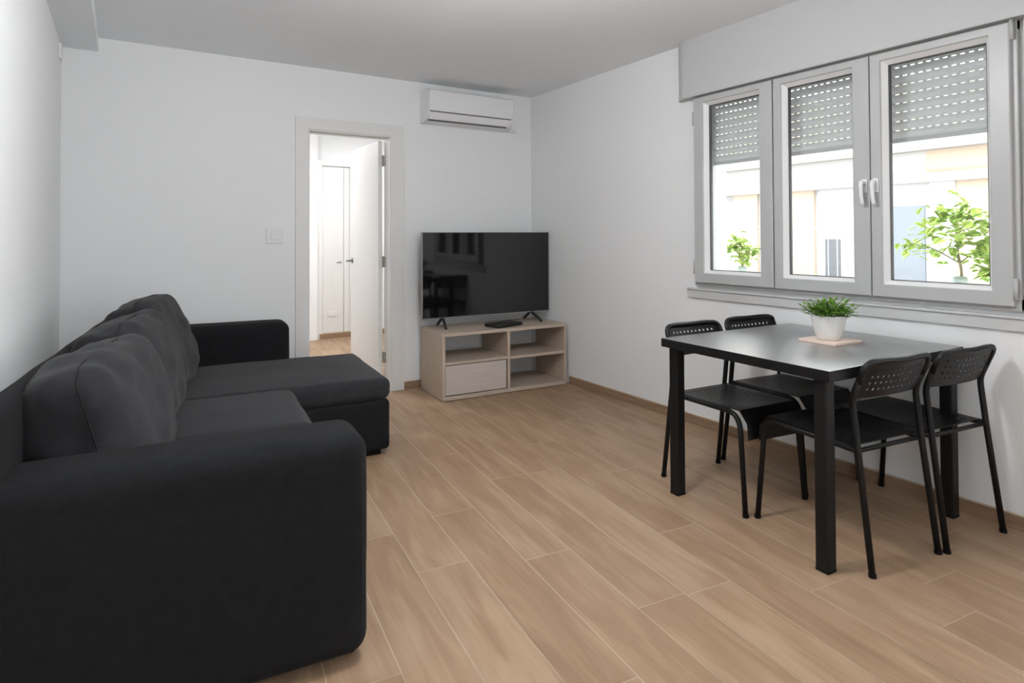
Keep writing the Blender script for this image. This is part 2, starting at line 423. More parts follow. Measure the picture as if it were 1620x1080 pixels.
# closed closet door at the end of the hall
d2 = empty('door_2', (0, HY1, 0)); d2['kind'] = 'structure'
bm = BM(); rbox(bm, 1.967, 2.03, -.07, 0, .0, 2.17, .004); rbox(bm, 2.37, 2.44, -.07, 0, .065, 2.17, .004); rbox(bm, 2.025, 2.38, -.07, 0, 2.10, 2.17, .004)
obj('casing', bm, M['trim'], d2)
bm = BM(); rbox(bm, 2.034, 2.295, -.045, -.005, .067, 2.095, .003)
l2 = obj('door_leaf', bm, M['trim'], d2)
hb = BM(); tube(hb, [(2.255, -.045, .92), (2.255, -.085, .92), (2.20, -.087, .92)], .007, 8); obj('door_handle', hb, M['silver'], l2, smooth=True)
bm = BM(); rbox(bm, 2.301, 2.37, -.04, -.005, .067, 2.095, .003); obj('side_panel', bm, M['trim'], d2)
s = empty('wall_socket', (2.155, HY1-.046, .295)); tag(s, 'small white socket plate low on the closet door seen through the doorway', 'socket')
bm = BM(); rbox(bm, -.055, .055, -.010, 0, -.032, .032, .003); obj('cover_plate', bm, M['plast'], s)
for dx in (-.026, .026):
    bm = BM(); tube(bm, [(dx, -.0105, 0), (dx, -.012, 0)], .017, 20); obj('outlet', bm, M['trim'], s)

def ceiling_lamp(loc, power, label, r_=.16):
    e = empty('ceiling_lamp', loc); tag(e, label, 'ceiling lamp')
    bm = BM(); lathe(bm, [(r_+.01, .067), (r_+.01, .03), (r_, .03)], 36); obj('lamp_base', bm, M['plast'], e)
    bm = BM(); lathe(bm, [(r_*.55, 0), (r_*.9, .012), (r_, .03)], 36)
    area_ = PI*r_*r_
    obj('diffuser', bm, lamp_mat('lamp_diffuser', power/area_/PI), e, smooth=True)
    return e
ceiling_lamp(HALL_LAMPS[0][0], HALL_LAMPS[0][1], 'round white ceiling lamp on the left side of the hall')
ceiling_lamp(HALL_LAMPS[1][0], HALL_LAMPS[1][1], 'round white ceiling lamp on the right side of the hall')
cl = empty('ceiling_lamp', ADDED_LAMP[0]); tag(cl, 'added white globe lamp on a short stem, unseen, to light the living room', 'ceiling lamp')
bm = BM(); bmesh.ops.create_uvsphere(bm, u_segments=36, v_segments=18, radius=.13)
obj('globe', bm, lamp_mat('fill_globe', ADDED_LAMP[1]/(4*PI*.13*.13)/PI, (.97, .985, 1)), cl, smooth=True)
bm = BM(); tube(bm, [(0, 0, .125), (0, 0, .25)], .008, 12); obj('stem', bm, M['plast'], cl)
bm = BM(); lathe(bm, [(.05, .245), (.05, .267)], 28); obj('lamp_base', bm, M['plast'], cl)

# unseen rear window behind the camera, added to let light in
w2 = empty('added_window_2', (0, YN, 0)); w2['kind'] = 'structure'
bm = BM()
for (x0, x1) in ((.20, .27), (.715, .785), (1.23, 1.30)): rbox(bm, x0, x1, -.11, -.04, .3, 2.4, .004)
rbox(bm, .20, 1.30, -.109, -.041, .3, .38, .004); rbox(bm, .20, 1.30, -.109, -.041, 2.32, 2.4, .004)
obj('window_frame', bm, M['upvc'], w2)

w3 = empty('added_window_3', (XR, 0, 0)); w3['kind'] = 'structure'  # second street window, added out of view to brighten the room
bm = BM()
for (y0, y1) in ((-1.35, -1.27), (-.84, -.76), (-.33, -.25)): rbox(bm, .03, .10, y0, y1, .95, 2.10, .004)
rbox(bm, .031, .099, -1.35, -.25, .95, 1.03, .004); rbox(bm, .031, .099, -1.35, -.25, 2.02, 2.10, .004)
obj('window_frame', bm, M['upvc'], w3)
# light switch
s = empty('light_switch', (.920, YB, 1.243)); tag(s, 'square white light switch on the wall beside the doorway', 'light switch')
bm = BM(); rbox(bm, -.058, .058, -.012, 0, -.054, .054, .004); obj('cover_plate', bm, M['plast'], s)
bm = BM(); rbox(bm, -.028, .028, -.018, -.010, -.026, .026, .003); obj('rocker', bm, M['plast'], s)
# little alarm sensor under the beam
s = empty('wall_box', (XL, 4.55, 2.36)); tag(s, 'tiny white junction box high on the left wall under the beam', 'junction box')
bm = BM(); rbox(bm, 0, .012, -.05, .05, -.055, .035, .003); obj('cover', bm, M['wall'], s)

# ------------------------------------------------------------------ street window
w1 = empty('window_1', (XR, 0, 0)); w1['kind'] = 'structure'
# fixed outer frame (local x: negative = into the room)
bm = BM()
rbox(bm, -.030, .045, 1.030, 1.085, .915, 2.128, .003); rbox(bm, -.030, .045, 2.695, 2.747, .915, 2.128, .003)
rbox(bm, -.0295, .0445, 1.03, 2.747, .912, .965, .003); rbox(bm, -.0295, .0445, 1.03, 2.747, 2.085, 2.1275, .003)
rbox(bm, -.026, .045, 2.130, 2.185, .93, 2.12, .003)
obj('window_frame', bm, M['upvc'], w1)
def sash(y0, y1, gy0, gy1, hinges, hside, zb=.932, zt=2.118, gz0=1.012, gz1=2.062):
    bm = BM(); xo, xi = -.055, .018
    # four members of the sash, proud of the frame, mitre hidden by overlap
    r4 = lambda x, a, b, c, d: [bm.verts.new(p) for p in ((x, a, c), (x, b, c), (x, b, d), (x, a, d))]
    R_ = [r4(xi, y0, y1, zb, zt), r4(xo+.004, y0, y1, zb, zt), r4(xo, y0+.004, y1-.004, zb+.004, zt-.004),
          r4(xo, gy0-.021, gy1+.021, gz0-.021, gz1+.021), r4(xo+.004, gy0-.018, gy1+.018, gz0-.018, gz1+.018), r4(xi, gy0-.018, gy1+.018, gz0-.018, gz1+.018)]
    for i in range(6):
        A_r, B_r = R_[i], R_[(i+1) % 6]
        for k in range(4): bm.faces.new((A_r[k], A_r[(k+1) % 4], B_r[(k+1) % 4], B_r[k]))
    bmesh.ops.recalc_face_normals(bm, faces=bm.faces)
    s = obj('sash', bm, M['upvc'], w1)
    # bevelled glazing bead running in to the pane
    bm = BM(); o_ = [(gy0-.019, gz0-.019), (gy1+.019, gz0-.019), (gy1+.019, gz1+.019), (gy0-.019, gz1+.019)]
    i_ = [(gy0, gz0), (gy1, gz0), (gy1, gz1), (gy0, gz1)]
    vo = [bm.verts.new((-.047, y, z)) for y, z in o_]; vi = [bm.verts.new((-.016, y, z)) for y, z in i_]; vb = [bm.verts.new((.012, y, z)) for y, z in i_]
    for k in range(4):
        bm.faces.new((vo[k], vo[(k+1) % 4], vi[(k+1) % 4], vi[k])); bm.faces.new((vi[k], vi[(k+1) % 4], vb[(k+1) % 4], vb[k]))
    obj('glazing_bead', bm, M['bead'], s)
    bm = BM(); w = .004
    for (a, b, c, d) in ((gy0, gy0+w, gz0, gz1), (gy1-w, gy1, gz0, gz1), (gy0, gy1, gz0, gz0+w), (gy0, gy1, gz1-w, gz1)): bx(bm, -.013, .010, a, b, c, d)
    obj('gasket', bm, M['gasket'], s)
    bm = BM(); bx(bm, -.004, .0, gy0-.01, gy1+.01, gz0-.01, gz1+.01); obj('glass_pane', bm, M['glass'], s)
    for z in hinges:
        yy = y0-.006 if hside < 0 else y1+.006
        bm = BM(); tube(bm, [(-.046, yy, z-.045), (-.046, yy, z+.045)], .0085, 10); obj('hinge', bm, M['upvc'], s, smooth=True)
    return s
s1 = sash(2.162, 2.730, 2.262, 2.638, (1.03, 1.99), 1)
s2 = sash(1.623, 2.154, 1.722, 2.086, (), 1)
s3 = sash(1.050, 1.618, 1.142, 1.549, (1.005, 2.09), -1)
def win_handle(s, y):
    bm = BM(); rbox(bm, -.066, -.054, y-.014, y+.014, 1.44, 1.51, .004); tube(bm, [(-.066, y, 1.49), (-.088, y, 1.49)], .010, 14)
    pts = smooth_path([(-.088, y, 1.498), (-.094, y, 1.47), (-.094, y-.002, 1.42), (-.086, y-.003, 1.385)], 5)
    tube(bm, pts, [.0105]*6+[.009]*(len(pts)-6), 10); obj('window_handle', bm, M['plast'], s, smooth=True)
win_handle(s3, 1.592); win_handle(s2, 1.645)
# jamb strip and shutter strap guide at the near side
bm = BM(); rbox(bm, 3.135, XR+.001, .955, 1.010, .90, 2.126, .004); struct('trim_5', bm, M['sill'])
# outer reveal sill
bm = BM(); bx(bm, XR+.05, XR+T+.06, WY0-.02, WY1+.02, WZ0-.04, WZ0+.012); struct('trim_6', bm, M['conc'])

# roller shutter outside the panes: curved slats with rows of light slots
sh = empty('roller_shutter', (XR+.14, 0, 1.695)); tag(sh, 'pale grey slatted roller shutter lowered a third over the window', 'roller shutter')
bm = BM(); ya, yb = WY0+.02, WY1-.02; ph = .0455; nS = 10
sv = []
def strip(z0, z1, prof):
    for i in range(len(prof)-1):
        (xa, za), (xb, zb_) = prof[i], prof[i+1]
        v = [bm.verts.new(p) for p in ((xa, ya, za), (xa, yb, za), (xb, yb, zb_), (xb, ya, zb_))]; bm.faces.new(v)
for k in range(nS):
    z = .020+k*ph
    pr = [(-.001-.0075*math.sin(PI*i/6), z+.0415*i/6) for i in range(7)]
    strip(z, z+.0415, pr)
    z1, z2 = z+.0415, z+ph
    y = ya
    pitch, gap = .036, .019
    while y < yb:
        e = min(y+pitch-gap, yb); bx(bm, -.0025, .0005, y, e, z1, z2); y += pitch
bx(bm, -.0025, .0, ya, yb, .018, .0205)
cur = obj('slat_curtain', bm, M['slat'], sh)
bm = BM(); rbox(bm, -.008, .006, ya, yb, 0, .020, .002); obj('bottom_rail', bm, M['slat'], sh)
for (a, b) in ((ya-.019, ya+.002), (yb-.002, yb+.019)): obj('guide_rail', rbox(BM(), -.018, .014, a, b, -.765, .44, .002), M['upvc'], sh)

# ------------------------------------------------------------------ street: facade opposite, ledge, trees
FX = 8.5
f = empty('apartment_facade', (FX, 0, -3)); tag(f, 'sunlit cream and peach apartment building across the street with balcony and mouldings', 'building')
def fb(name, m, *boxes, par=f):
    bm = BM()
    for b in boxes: bx(bm, *b)
    return obj(name, bm, m, par)
z3 = 3
fb('wall', M['face'], (0.15, .5, -4, 12, 0, 6.2))
fb('pilaster', M['peach'], (0, .16, 6.18, 6.62, 0, 4.95)); fb('pilaster', M['peach'], (0, .16, 5.23, 5.62, 0, 4.95))
fb('pilaster', M['peach'], (0, .16, 1.0, 3.42, 0, 4.97)); fb('pilaster', M['fwhite'], (-.02, .15, 3.42, 3.70, 0, 5.0))
fb('pilaster', M['peach'], (0, .16, 7.3, 8.6, 0, 4.95))
fb('cornice', M['moulding'], (-.10, .16, -2, 11, 4.88, 4.93), (-.06, .16, -2, 11, 4.93, 5.00)); fb('frieze', M['peach'], (.02, .16, -2, 3.75, 5.0, 5.28)); fb('frieze', M['face'], (.03, .16, 3.75, 11, 5.0, 5.28))
fb('cornice', M['moulding'], (-.16, .16, -2, 11, 5.28, 5.34), (-.08, .16, -2, 11, 5.34, 5.42)); fb('frieze', M['peach'], (.04, .16, -2, 11, 5.42, 6.2))
w = fb('window', M['fwhite'], (.05, .16, 3.70, 4.40, 2.4, 4.90)); fb('pane', M['fglass'], (.03, .06, 3.78, 4.30, 2.7, 4.6), par=w)
w = fb('window', M['fwhite'], (.05, .16, 4.40, 5.23, 2.4, 4.90)); fb('pane', M['face'], (.03, .06, 4.52, 5.12, 3.0, 4.75), par=w); fb('door_glass', M['fgrey'], (.02, .06, 4.86, 5.08, 3.3, 4.17), par=w)
w = fb('window', M['fwhite'], (.05, .16, 5.62, 6.18, 2.4, 4.90)); fb('pane', M['face'], (.03, .06, 5.72, 6.10, 3.0, 4.75), par=w); fb('blind', M['moulding'], (.02, .05, 5.74, 6.08, 4.35, 4.6), par=w)
bm = BM(); rx = -.75
tube(bm, [(0, 5.42, 4.32), (rx, 5.42, 4.32), (rx, 3.9, 4.32)], .013, 6)
y = 5.42
while y > 3.9: tube(bm, [(rx, y, 3.35), (rx, y, 4.32)], .006, 5); y -= .12
tube(bm, [(0, 6.45, 4.35), (rx, 6.45, 4.35), (rx, 5.70, 4.35), (0, 5.70, 4.35)], .013, 6)
y = 6.45
while y > 5.70: tube(bm, [(rx, y, 3.35), (rx, y, 4.35)], .006, 5); y -= .12
obj('balcony_railing', bm, M['fwhite'], f)
fb('balcony_slab', M['moulding'], (-.8, .1, 3.85, 6.5, 3.2, 3.35))
bm = BM(); bx(bm, XR+T, 12, -10, 16, -3.1, -3.0); st = struct('ground', bm, M['asphalt'])
# own balcony ledge that carries the potted trees
bm = BM(); bx(bm, XR+T-.001, 5.0, -1.5, 5.2, .40, .56); struct('trim_7', bm, M['conc'])

def leaf_cluster(bm, tint, centres, n, size, rnd, flat=.5):
    for _ in range(n):
        c, rr = rnd.choice(centres)
        p = Vector(c)+Vector((rnd.gauss(0, 1), rnd.gauss(0, 1), rnd.gauss(0, .8)))*rr*.55
        L = size*rnd.uniform(.65, 1.25); Wd = L*.36
        d = Vector((rnd.uniform(-1, 1), rnd.uniform(-1, 1), rnd.uniform(-.5, .6))).normalized()
        s_ = d.cross(Vector((rnd.uniform(-.6, .6), rnd.uniform(-.6, .6), 1))).normalized(); nrm = s_.cross(d)
        prof = ((0, .03), (.2, .75), (.45, 1), (.72, .7), (1, 0))
        L_, R_, C_ = [], [], []
        for t, wv in prof:
            q = p+d*L*t-nrm*L*.18*t*t
            C_.append(bm.verts.new(q)); L_.append(bm.verts.new(q+s_*Wd*wv+nrm*Wd*.25*wv)); R_.append(bm.verts.new(q-s_*Wd*wv+nrm*Wd*.25*wv))
        tv = rnd.random()
        for i in range(4):
            for a in (L_, R_):
                fc = bm.faces.new((C_[i], C_[i+1], a[i+1], a[i])); fc[tint] = tv; fc.smooth = True
def tree(loc, trunk_h, crowns, n, size, label, seed, branches):
    e = empty('potted_tree', loc); tag(e, label, 'tree', 'potted trees on the ledge outside')
    bm = BM(); lathe(bm, [(.070, 0), (.060, .02), (.034, .10), (.030, .36), (.036, .38), (.038, .42), (.030, .435), (.012, .437)], 24); obj('planter', bm, M['terra'], e, smooth=False)
    bm = BM(); tube(bm, smooth_path([(0, 0, .36), (.004, -.006, .36+trunk_h*.5), (0, .01, .36+trunk_h)], 5), .0075, 8)
    for b in branches: tube(bm, smooth_path([(0, .0, .36+trunk_h*.75), (b[0]*.45, b[1]*.5, .36+trunk_h*.75+(b[2]-.36-trunk_h*.75)*.55), b], 5), .0038, 6)
    obj('trunk', bm, M['bark'], e, smooth=True)
    bm = BM(); tl = bm.faces.layers.float.new('tint'); leaf_cluster(bm, tl, crowns, n, size, random.Random(seed)); obj('foliage', bm, M['treeleaf'], e)
    return e
tree((4.0, 1.595, .56), .20, [((0, -.02, .68), .16), ((0, .12, .62), .13), ((.02, -.15, .66), .14), ((0, .22, .60), .08), ((0, -.10, .55), .12), ((0, .0, .80), .10), ((0, -.13, .46), .045), ((0, .10, .72), .10), ((0, -.08, .74), .11)], 300, .062,
     'larger leafy light green potted tree outside the right window sash', 4, [(0, .20, .62), (0, -.18, .66), (0, .03, .78), (.02, -.1, .6)])
tree((4.0, 3.05, .56), .14, [((0, 0, .62), .09), ((0, .07, .58), .07), ((0, -.09, .56), .08), ((0, -.03, .50), .07)], 150, .052,
     'smaller light green potted tree outside the left window sash', 9, [(0, .06, .60), (0, -.08, .56), (0, 0, .64)])

# ------------------------------------------------------------------ air conditioner
ac = empty('air_conditioner', (2.06, YB, 2.165)); tag(ac, 'white wall mounted split air conditioner above the television', 'air conditioner')
# local: x along the wall, -y into the room
def extr(bm, prof, x0, x1):
    a = [bm.verts.new((x0, y, z)) for y, z in prof]; b = [bm.verts.new((x1, y, z)) for y, z in prof]
    bm.faces.new(a); bm.faces.new(b[::-1])
    for i in range(len(prof)): bm.faces.new((a[i], b[i], b[(i+1) % len(prof)], a[(i+1) % len(prof)]))
    bmesh.ops.recalc_face_normals(bm, faces=bm.faces); return bm
prof = fillet([(0, 0), (-.06, 0), (-.13, .015), (-.165, .055), (-.175, .075), (-.175, .235), (-.15, .27), (0, .27), (0, 0.001)], .018, 4)
bm = BM(); extr(bm, [(p.x, p.y) for p in [Vector((q[0], q[1], 0)) if not isinstance(q, Vector) else q for q in fillet([(0, 0, 0), (-.06, 0, 0), (-.13, .012, 0), (-.165, .05, 0), (-.175, .075, 0), (-.175, .235, 0), (-.15, .27, 0), (0, .27, 0), (0, .001, 0)], .018, 4)]], 0, .80)
obj('body', bm, M['plast'], ac, bevel=.004)
bm = BM(); rbox(bm, .004, .796, -.190, -.172, .082, .252, .007, 3); obj('front_panel', bm, M['plast'], ac)
bm = BM(); xf(rbox(bm, .012, .745, -.006, .006, -.030, .030, .003), Matrix.Translation((0, -.163, .046)) @ Matrix.Rotation(R(28), 4, 'X')); obj('air_flap', bm, M['plast'], ac)
bm = BM(); bx(bm, .012, .78, -.178, -.172, .076, .082); bx(bm, .012, .745, -.150, -.130, .008, .016); obj('outlet_gap', bm, M['plast_in'], ac)
bm = BM(); rbox(bm, .80, .93, -.03, 0, .0, .035, .006); obj('pipe_cover', bm, M['plast'], ac)

# ------------------------------------------------------------------ tv bench
tb = empty('tv_stand', (2.01, 4.170, 0), R(-3.4)); tag(tb, 'pale oak television bench with open compartments and one drawer', 'tv stand')
Wd, Dp, Hh, th = 1.11, .46, .505, .024
bm = BM(); rbox(bm, 0, th, 0, Dp, 0.004, Hh-th, .0015); obj('side_panel', bm, M['oakside'], tb)
bm = BM(); rbox(bm, Wd-th, Wd, 0, Dp, 0.004, Hh-th, .0015); obj('side_panel', bm, M['oakside'], tb)
bm = BM(); rbox(bm, 0, Wd, 0, Dp, Hh-th, Hh, .0015); obj('top_panel', bm, M['oak'], tb)
bm = BM(); rbox(bm, th, Wd-th, 0.0, Dp, 0.004, .034, .0015); obj('bottom_panel', bm, M['oak'], tb)
bm = BM(); rbox(bm, .553, .577, 0.0, Dp, .034, Hh-th, .0015); obj('divider', bm, M['oakside'], tb)
bm = BM(); rbox(bm, th, .553, 0.0, Dp, .268, .288, .0015); obj('shelf', bm, M['oak'], tb)
bm = BM(); rbox(bm, .577, Wd-th, 0.0, Dp, .262, .284, .0015); obj('shelf', bm, M['oak'], tb)
bm = BM(); rbox(bm, th+.003, .540, .002, .020, .042, .262, .001); bx(bm, .035, .53, .02, .40, .045, .20)
obj('drawer', bm, M['drawer'], tb)
bm = BM(); bx(bm, .03, Wd-.03, .02, Dp-.02, 0, .005); obj('base_glides', bm, M['foot'], tb)

# ------------------------------------------------------------------ television
tv = empty('television', (2.556, 4.430, .5055), R(-4.0)); tag(tv, 'large black flat television with slim grey edge on the oak bench', 'television')
TW = .582; z0, z1 = .079, .761
bm = BM(); rbox(bm, -TW, TW, -.012, .014, z0, z1, .003); rbox(bm, -.40, .40, .012, .052, z0+.03, z0+.42, .012); obj('housing', bm, M['tvbody'], tv)
bm = BM()
bx(bm, -TW-.0015, -TW+.005, -.0145, .012, z0-.001, z1+.001); bx(bm, TW-.005, TW+.0015, -.0145, .012, z0-.001, z1+.001)
bx(bm, -TW, TW, -.0145, .012, z1-.003, z1+.0015); bx(bm, -TW, TW, -.0145, .012, z0-.0015, z0+.006); obj('bezel', bm, M['silver'], tv)
bm = BM(); bx(bm, -TW+.005, TW-.005, -.0138, -.012, z0+.006, z1-.003); obj('screen', bm, M['screen'], tv)
bm = BM(); rbox(bm, -.03, .03, -.016, -.010, z0-.006, z0+.004, .002); obj('logo_bump', bm, M['silver'], tv)
for sx in (-.405, .405):
    bm = BM(); sg = 1 if sx > 0 else -1
    for dy in (-.125, .115):
        q = (.75 if sx > 0 else -.5) if dy < 0 else 0
        tube(bm, fillet([(sx, 0, z0+.004), (sx+.026*q, dy*.55, .045), (sx+.045*q, dy, .0115)], .03, 3), .0115, 8)
    obj('foot', bm, M['tvbody'], tv, smooth=True)

# set-top box
b = empty('set_top_box', (2.615, 4.275, .505), R(12)); tag(b, 'flat black set top box lying on the bench below the television', 'set-top box')
bm = BM(); rbox(bm, -.145, .135, -.080, .080, .002, .028, .006, 3); obj('casing', bm, M['tvbody'], b)
bm = BM(); bx(bm, -.12, .11, -.0815, -.079, .008, .016); obj('front_window', bm, M['screen'], b)

# ------------------------------------------------------------------ corner sofa
SO = empty('corner_sofa', (.605, 1.75, 0), R(-5.0)); tag(SO, 'large charcoal fabric corner sofa with a chaise and three loose back cushions', 'sofa')
# local: +y runs along the sofa to the back wall, -x towards the left wall
def sbox(name, x0, x1, y0, y1, z0, z1, r, m, bulge=(0, 0, 0), wr=0, seed=0, n=12, wscale=4, rot=None):
    bm = soft_box((x1-x0)/2, (y1-y0)/2, (z1-z0)/2, r, bulge, n, wr, wscale, seed)
    mt = Matrix.Translation(((x0+x1)/2, (y0+y1)/2, (z0+z1)/2))
    if rot: mt = mt @ rot
    xf(bm, mt); return obj(name, bm, m, SO, smooth=True)
def seam_loop(par, pts, r_=.0028):
    bm = BM(); tube(bm, pts, r_, 6); return obj('seam', bm, M['seam'], par, smooth=True)
sbox('base_frame', -.90, -.02, .20, 2.5, .045, .275, .02, M['sofa'])
sbox('chaise_base', -.30, .535, 1.635, 2.515, .032, .315, .028, M['sofa'], n=10)
arm = sbox('armrest', -.925, .006, 0, .25, .022, .655, .055, M['sofa'], (0, .006, .006), .0022, 2, 14)
arm2 = sbox('armrest', -.925, .112, 2.525, 2.775, .030, .668, .055, M['sofa'], (0, .004, .006), .0022, 3, 14)
seam_loop(arm, [(-.018, .010, .10), (-.016, .008, .35), (-.018, .010, .60), (-.03, .035, .640)], .0022)
bk = sbox('backrest', -.934, -.862, .03, 2.535, .045, .822, .034, M['sofa'], (.004, 0, .004), .003, 4, 22)
for v in bk.data.vertices:
    if v.co.z > .5: v.co.z += (.012-.070*(v.co.y/2.5))*(v.co.z-.5)/.32
def cushion_seam(par, x, y0, y1, z):
    pts = [(x-.02, y0, z), (x, y0+.025, z), (x, (y0+y1)/2, z), (x, y1-.025, z), (x-.02, y1, z)]
    seam_loop(par, fillet(pts, .02, 4), .002)
c = sbox('seat_cushion', -.80, -.005, .255, .915, .272, .435, .045, M['sofa_l'], (.006, .004, .016), .005, 5, 14, 3)
c = sbox('seat_cushion', -.80, .010, .925, 1.625, .272, .440, .045, M['sofa_l'], (.008, .004, .018), .005, 6, 14, 3)
c = sbox('chaise_cushion', -.80, .540, 1.628, 2.522, .312, .432, .042, M['sofa_l'], (.004, .003, .018), .005, 7, 16, 3)
def back_cushion(yc, hy, xc, zc, hz, tilt, yaw, seed, hx=.115, roll=0):
    bm = soft_box(hx, hy, hz, .055, (.040, .012, .018), 20, .015, 7.5, seed)
    # pulled-in, pinched corners
    for v in bm.verts:
        ky, kz = abs(v.co.y)/hy, abs(v.co.z)/hz
        kk = max(0, ky-.55)*max(0, kz-.55)/.2025
        v.co.x *= 1-.22*min(kk, 1); v.co.y *= 1-.035*min(kk, 1); v.co.z *= 1-.03*min(kk, 1)
        # creases fanning along the top edge
        if v.co.z > hz*.35:
            s_ = (v.co.z-hz*.35)/(hz*.65)
            v.co.z += .006*s_*math.sin(v.co.y*46+seed*2+v.co.x*22)*max(0, noise.noise(Vector((v.co.y*5+seed, v.co.x*3, 0)))+.35)
            v.co.x += .005*s_*math.sin(v.co.y*38+seed+v.co.z*30)
    mt = Matrix.Translation((xc, yc, zc)) @ Matrix.Rotation(yaw, 4, 'Z') @ Matrix.Rotation(tilt, 4, 'Y') @ Matrix.Rotation(roll, 4, 'X')
    # seam around the front panel
    loop = []
    ny, nz = hy-.012, hz-.012
    rect = [(hx*.50, -ny, -nz), (hx*.50, ny, -nz), (hx*.50, ny, nz), (hx*.50, -ny, nz)]
    # pick points on the surface nearest the front perimeter
    per = []
    N_ = 72
    for i in range(N_+1):
        a = 2*PI*i/N_; ca, sa = math.cos(a), math.sin(a)
        pw = .22; q = Vector((0, hy*math.copysign(abs(ca)**pw, ca), hz*math.copysign(abs(sa)**pw, sa)))
        q.x = hx*.50; per.append(q)
    bm.verts.index_update(); bm.verts.ensure_lookup_table()
    from mathutils.kdtree import KDTree
    kd = KDTree(len(bm.verts)); [kd.insert(v.co, v.index) for v in bm.verts]; kd.balance()
    loop = [kd.find(q)[0] for q in per]
    cl = [loop[0]]
    for q in loop[1:]:
        if (q-cl[-1]).length > .004: cl.append(q)
    cl = [Vector(sum((cl[(i+k) % len(cl)] for k in (-1, 0, 1)), Vector())/3) for i in range(len(cl))]
    cl.append(cl[0].copy())
    xf(bm, mt); o = obj('back_cushion', bm, M['sofa_l'], SO, smooth=True)
    sb = BM(); tube(sb, [mt @ (q*1.004) for q in cl], .0022, 6); obj('seam', sb, M['seam'], o, smooth=True)
    return o
back_cushion(.615, .350, -.705, .645, .222, R(-14), R(-7), 1, .115)
back_cushion(1.300, .325, -.675, .655, .228, R(-15), R(-8), 2, .112)
back_cushion(2.030, .345, -.640, .662, .236, R(-21), R(-8), 3, .115)
for (x, y) in ((-.075, .115), (-.86, .115), (-.07, 2.68), (-.86, 2.68), (.44, 1.72), (.44, 2.44)):
    bm = BM(); rbox(bm, x-.05, x+.05, y-.05, y+.05, 0, .045, .004); obj('foot', bm, M['foot'], SO)

# ------------------------------------------------------------------ dining table
TZ = .742
ta = empty('dining_table', (2.15, 1.273, 0), R(-2.36)); tag(ta, 'square black dining table pushed against the wall under the window', 'table')
TWx, TLy = .965, .855
bm = BM(); rbox(bm, 0, TWx, 0, TLy, TZ-.040, TZ, .002)
bm.normal_update()
for f_ in bm.faces: f_.material_index = 0 if f_.normal.z > .9 else 1
obj('tabletop', bm, [M['tabletop'], M['black']], ta)
bm = BM()
rbox(bm, .055, TWx-.05, .028, .048, TZ-.052, TZ-.040, .001); obj('apron_rail', bm, M['black'], ta)
for (x, y) in ((.038, .046), (.918, .006+.035), (.062, .845-.03), (.905, .625)):
    bm = BM(); rbox(bm, x-.026, x+.026, y-.026, y+.026, .004, TZ-.040, .006, 2); lg = obj('leg', bm, M['black'], ta)
    bm = BM(); rbox(bm, x-.0265, x+.0265, y-.0265, y+.0265, 0, .012, .004, 2); obj('leg_cap', bm, M['foot'], lg)

# ------------------------------------------------------------------ perforated chairs
def perforated(fn, nu, nv, u0, u1, v0, v1, hole, round_=True, skip=None, stagger=False, thick=.0025, mask=None):
    """sheet fn(u,v)->point with nu x nv cells, each with an octagonal hole; margins filled"""
    bm = BM(); cache = {}
    def V(u, v):
        k = (round(u, 5), round(v, 5))
        if k not in cache: cache[k] = bm.verts.new(fn(u, v))
        return cache[k]
    du, dv = (u1-u0)/nu, (v1-v0)/nv
    us = [0]+([u0/2] if u0 > .03 else [])+[u0+du*i/2 for i in range(2*nu+1)]+([(1+u1)/2] if u1 < .97 else [])+[1]
    vs = [0]+([v0/2] if v0 > .03 else [])+[v0+dv*i/2 for i in range(2*nv+1)]+([(1+v1)/2] if v1 < .97 else [])+[1]
    us = sorted(set(round(x, 6) for x in us)); vs = sorted(set(round(x, 6) for x in vs))
    def quad(a, b, c, d):
        q = [V(*a), V(*b), V(*c), V(*d)]
        q = [x for i, x in enumerate(q) if x not in q[:i]]
        if len(q) > 2:
            try: bm.faces.new(q)
            except ValueError: pass
    for i in range(len(us)-1):
        for j in range(len(vs)-1):
            a, b, c, d = us[i], us[i+1], vs[j], vs[j+1]
            cu, cv = (a+b)/2, (c+d)/2
            if u0 < cu < u1 and v0 < cv < v1:
                ci, cj = int((cu-u0)/du), int((cv-v0)/dv)
                if mask is None or mask(ci, cj): continue
            quad((a, c), (b, c), (b, d), (a, d))
    for i in range(nu):
        for j in range(nv):
            if mask is not None and not mask(i, j): continue
            cu, cv = u0+du*(i+.5), v0+dv*(j+.5); hu, hv = du/2, dv/2
            out = [(cu+hu, cv), (cu+hu, cv+hv), (cu, cv+hv), (cu-hu, cv+hv), (cu-hu, cv), (cu-hu, cv-hv), (cu, cv-hv), (cu+hu, cv-hv)]
            inn = [(cu+hu*hole*math.cos(PI/4*k)*(1 if k % 2 == 0 else 1), cv+hv*hole*math.sin(PI/4*k)) for k in range(8)]
            for k in range(8): quad(out[k], out[(k+1) % 8], inn[(k+1) % 8], inn[k])
    bmesh.ops.recalc_face_normals(bm, faces=bm.faces)
    return bm
def solid(o, t):
    s = o.modifiers.new('thickness', 'SOLIDIFY'); s.thickness = t; s.offset = 0
def seat_fn(u, v):
    # u across, v from rear (0) to the lip in front (1)
    x = -.180+.360*u
    s = v*.545
    L1 = .40; rr = .045
    zc = .447-.016*math.sin(PI*u)*math.sin(PI*min(s/L1, 1))*1.0
    if s < L1: y = -.185+s; z = zc+.004*(s/L1)
    else:
        a = min((s-L1)/rr, PI/2*.93); y = -.185+L1+rr*math.sin(a); z = .451-rr*(1-math.cos(a)); ex = max(0, s-L1-rr*PI/2*.93)
        z -= ex; y += ex*.08
    return Vector((x, y, z))
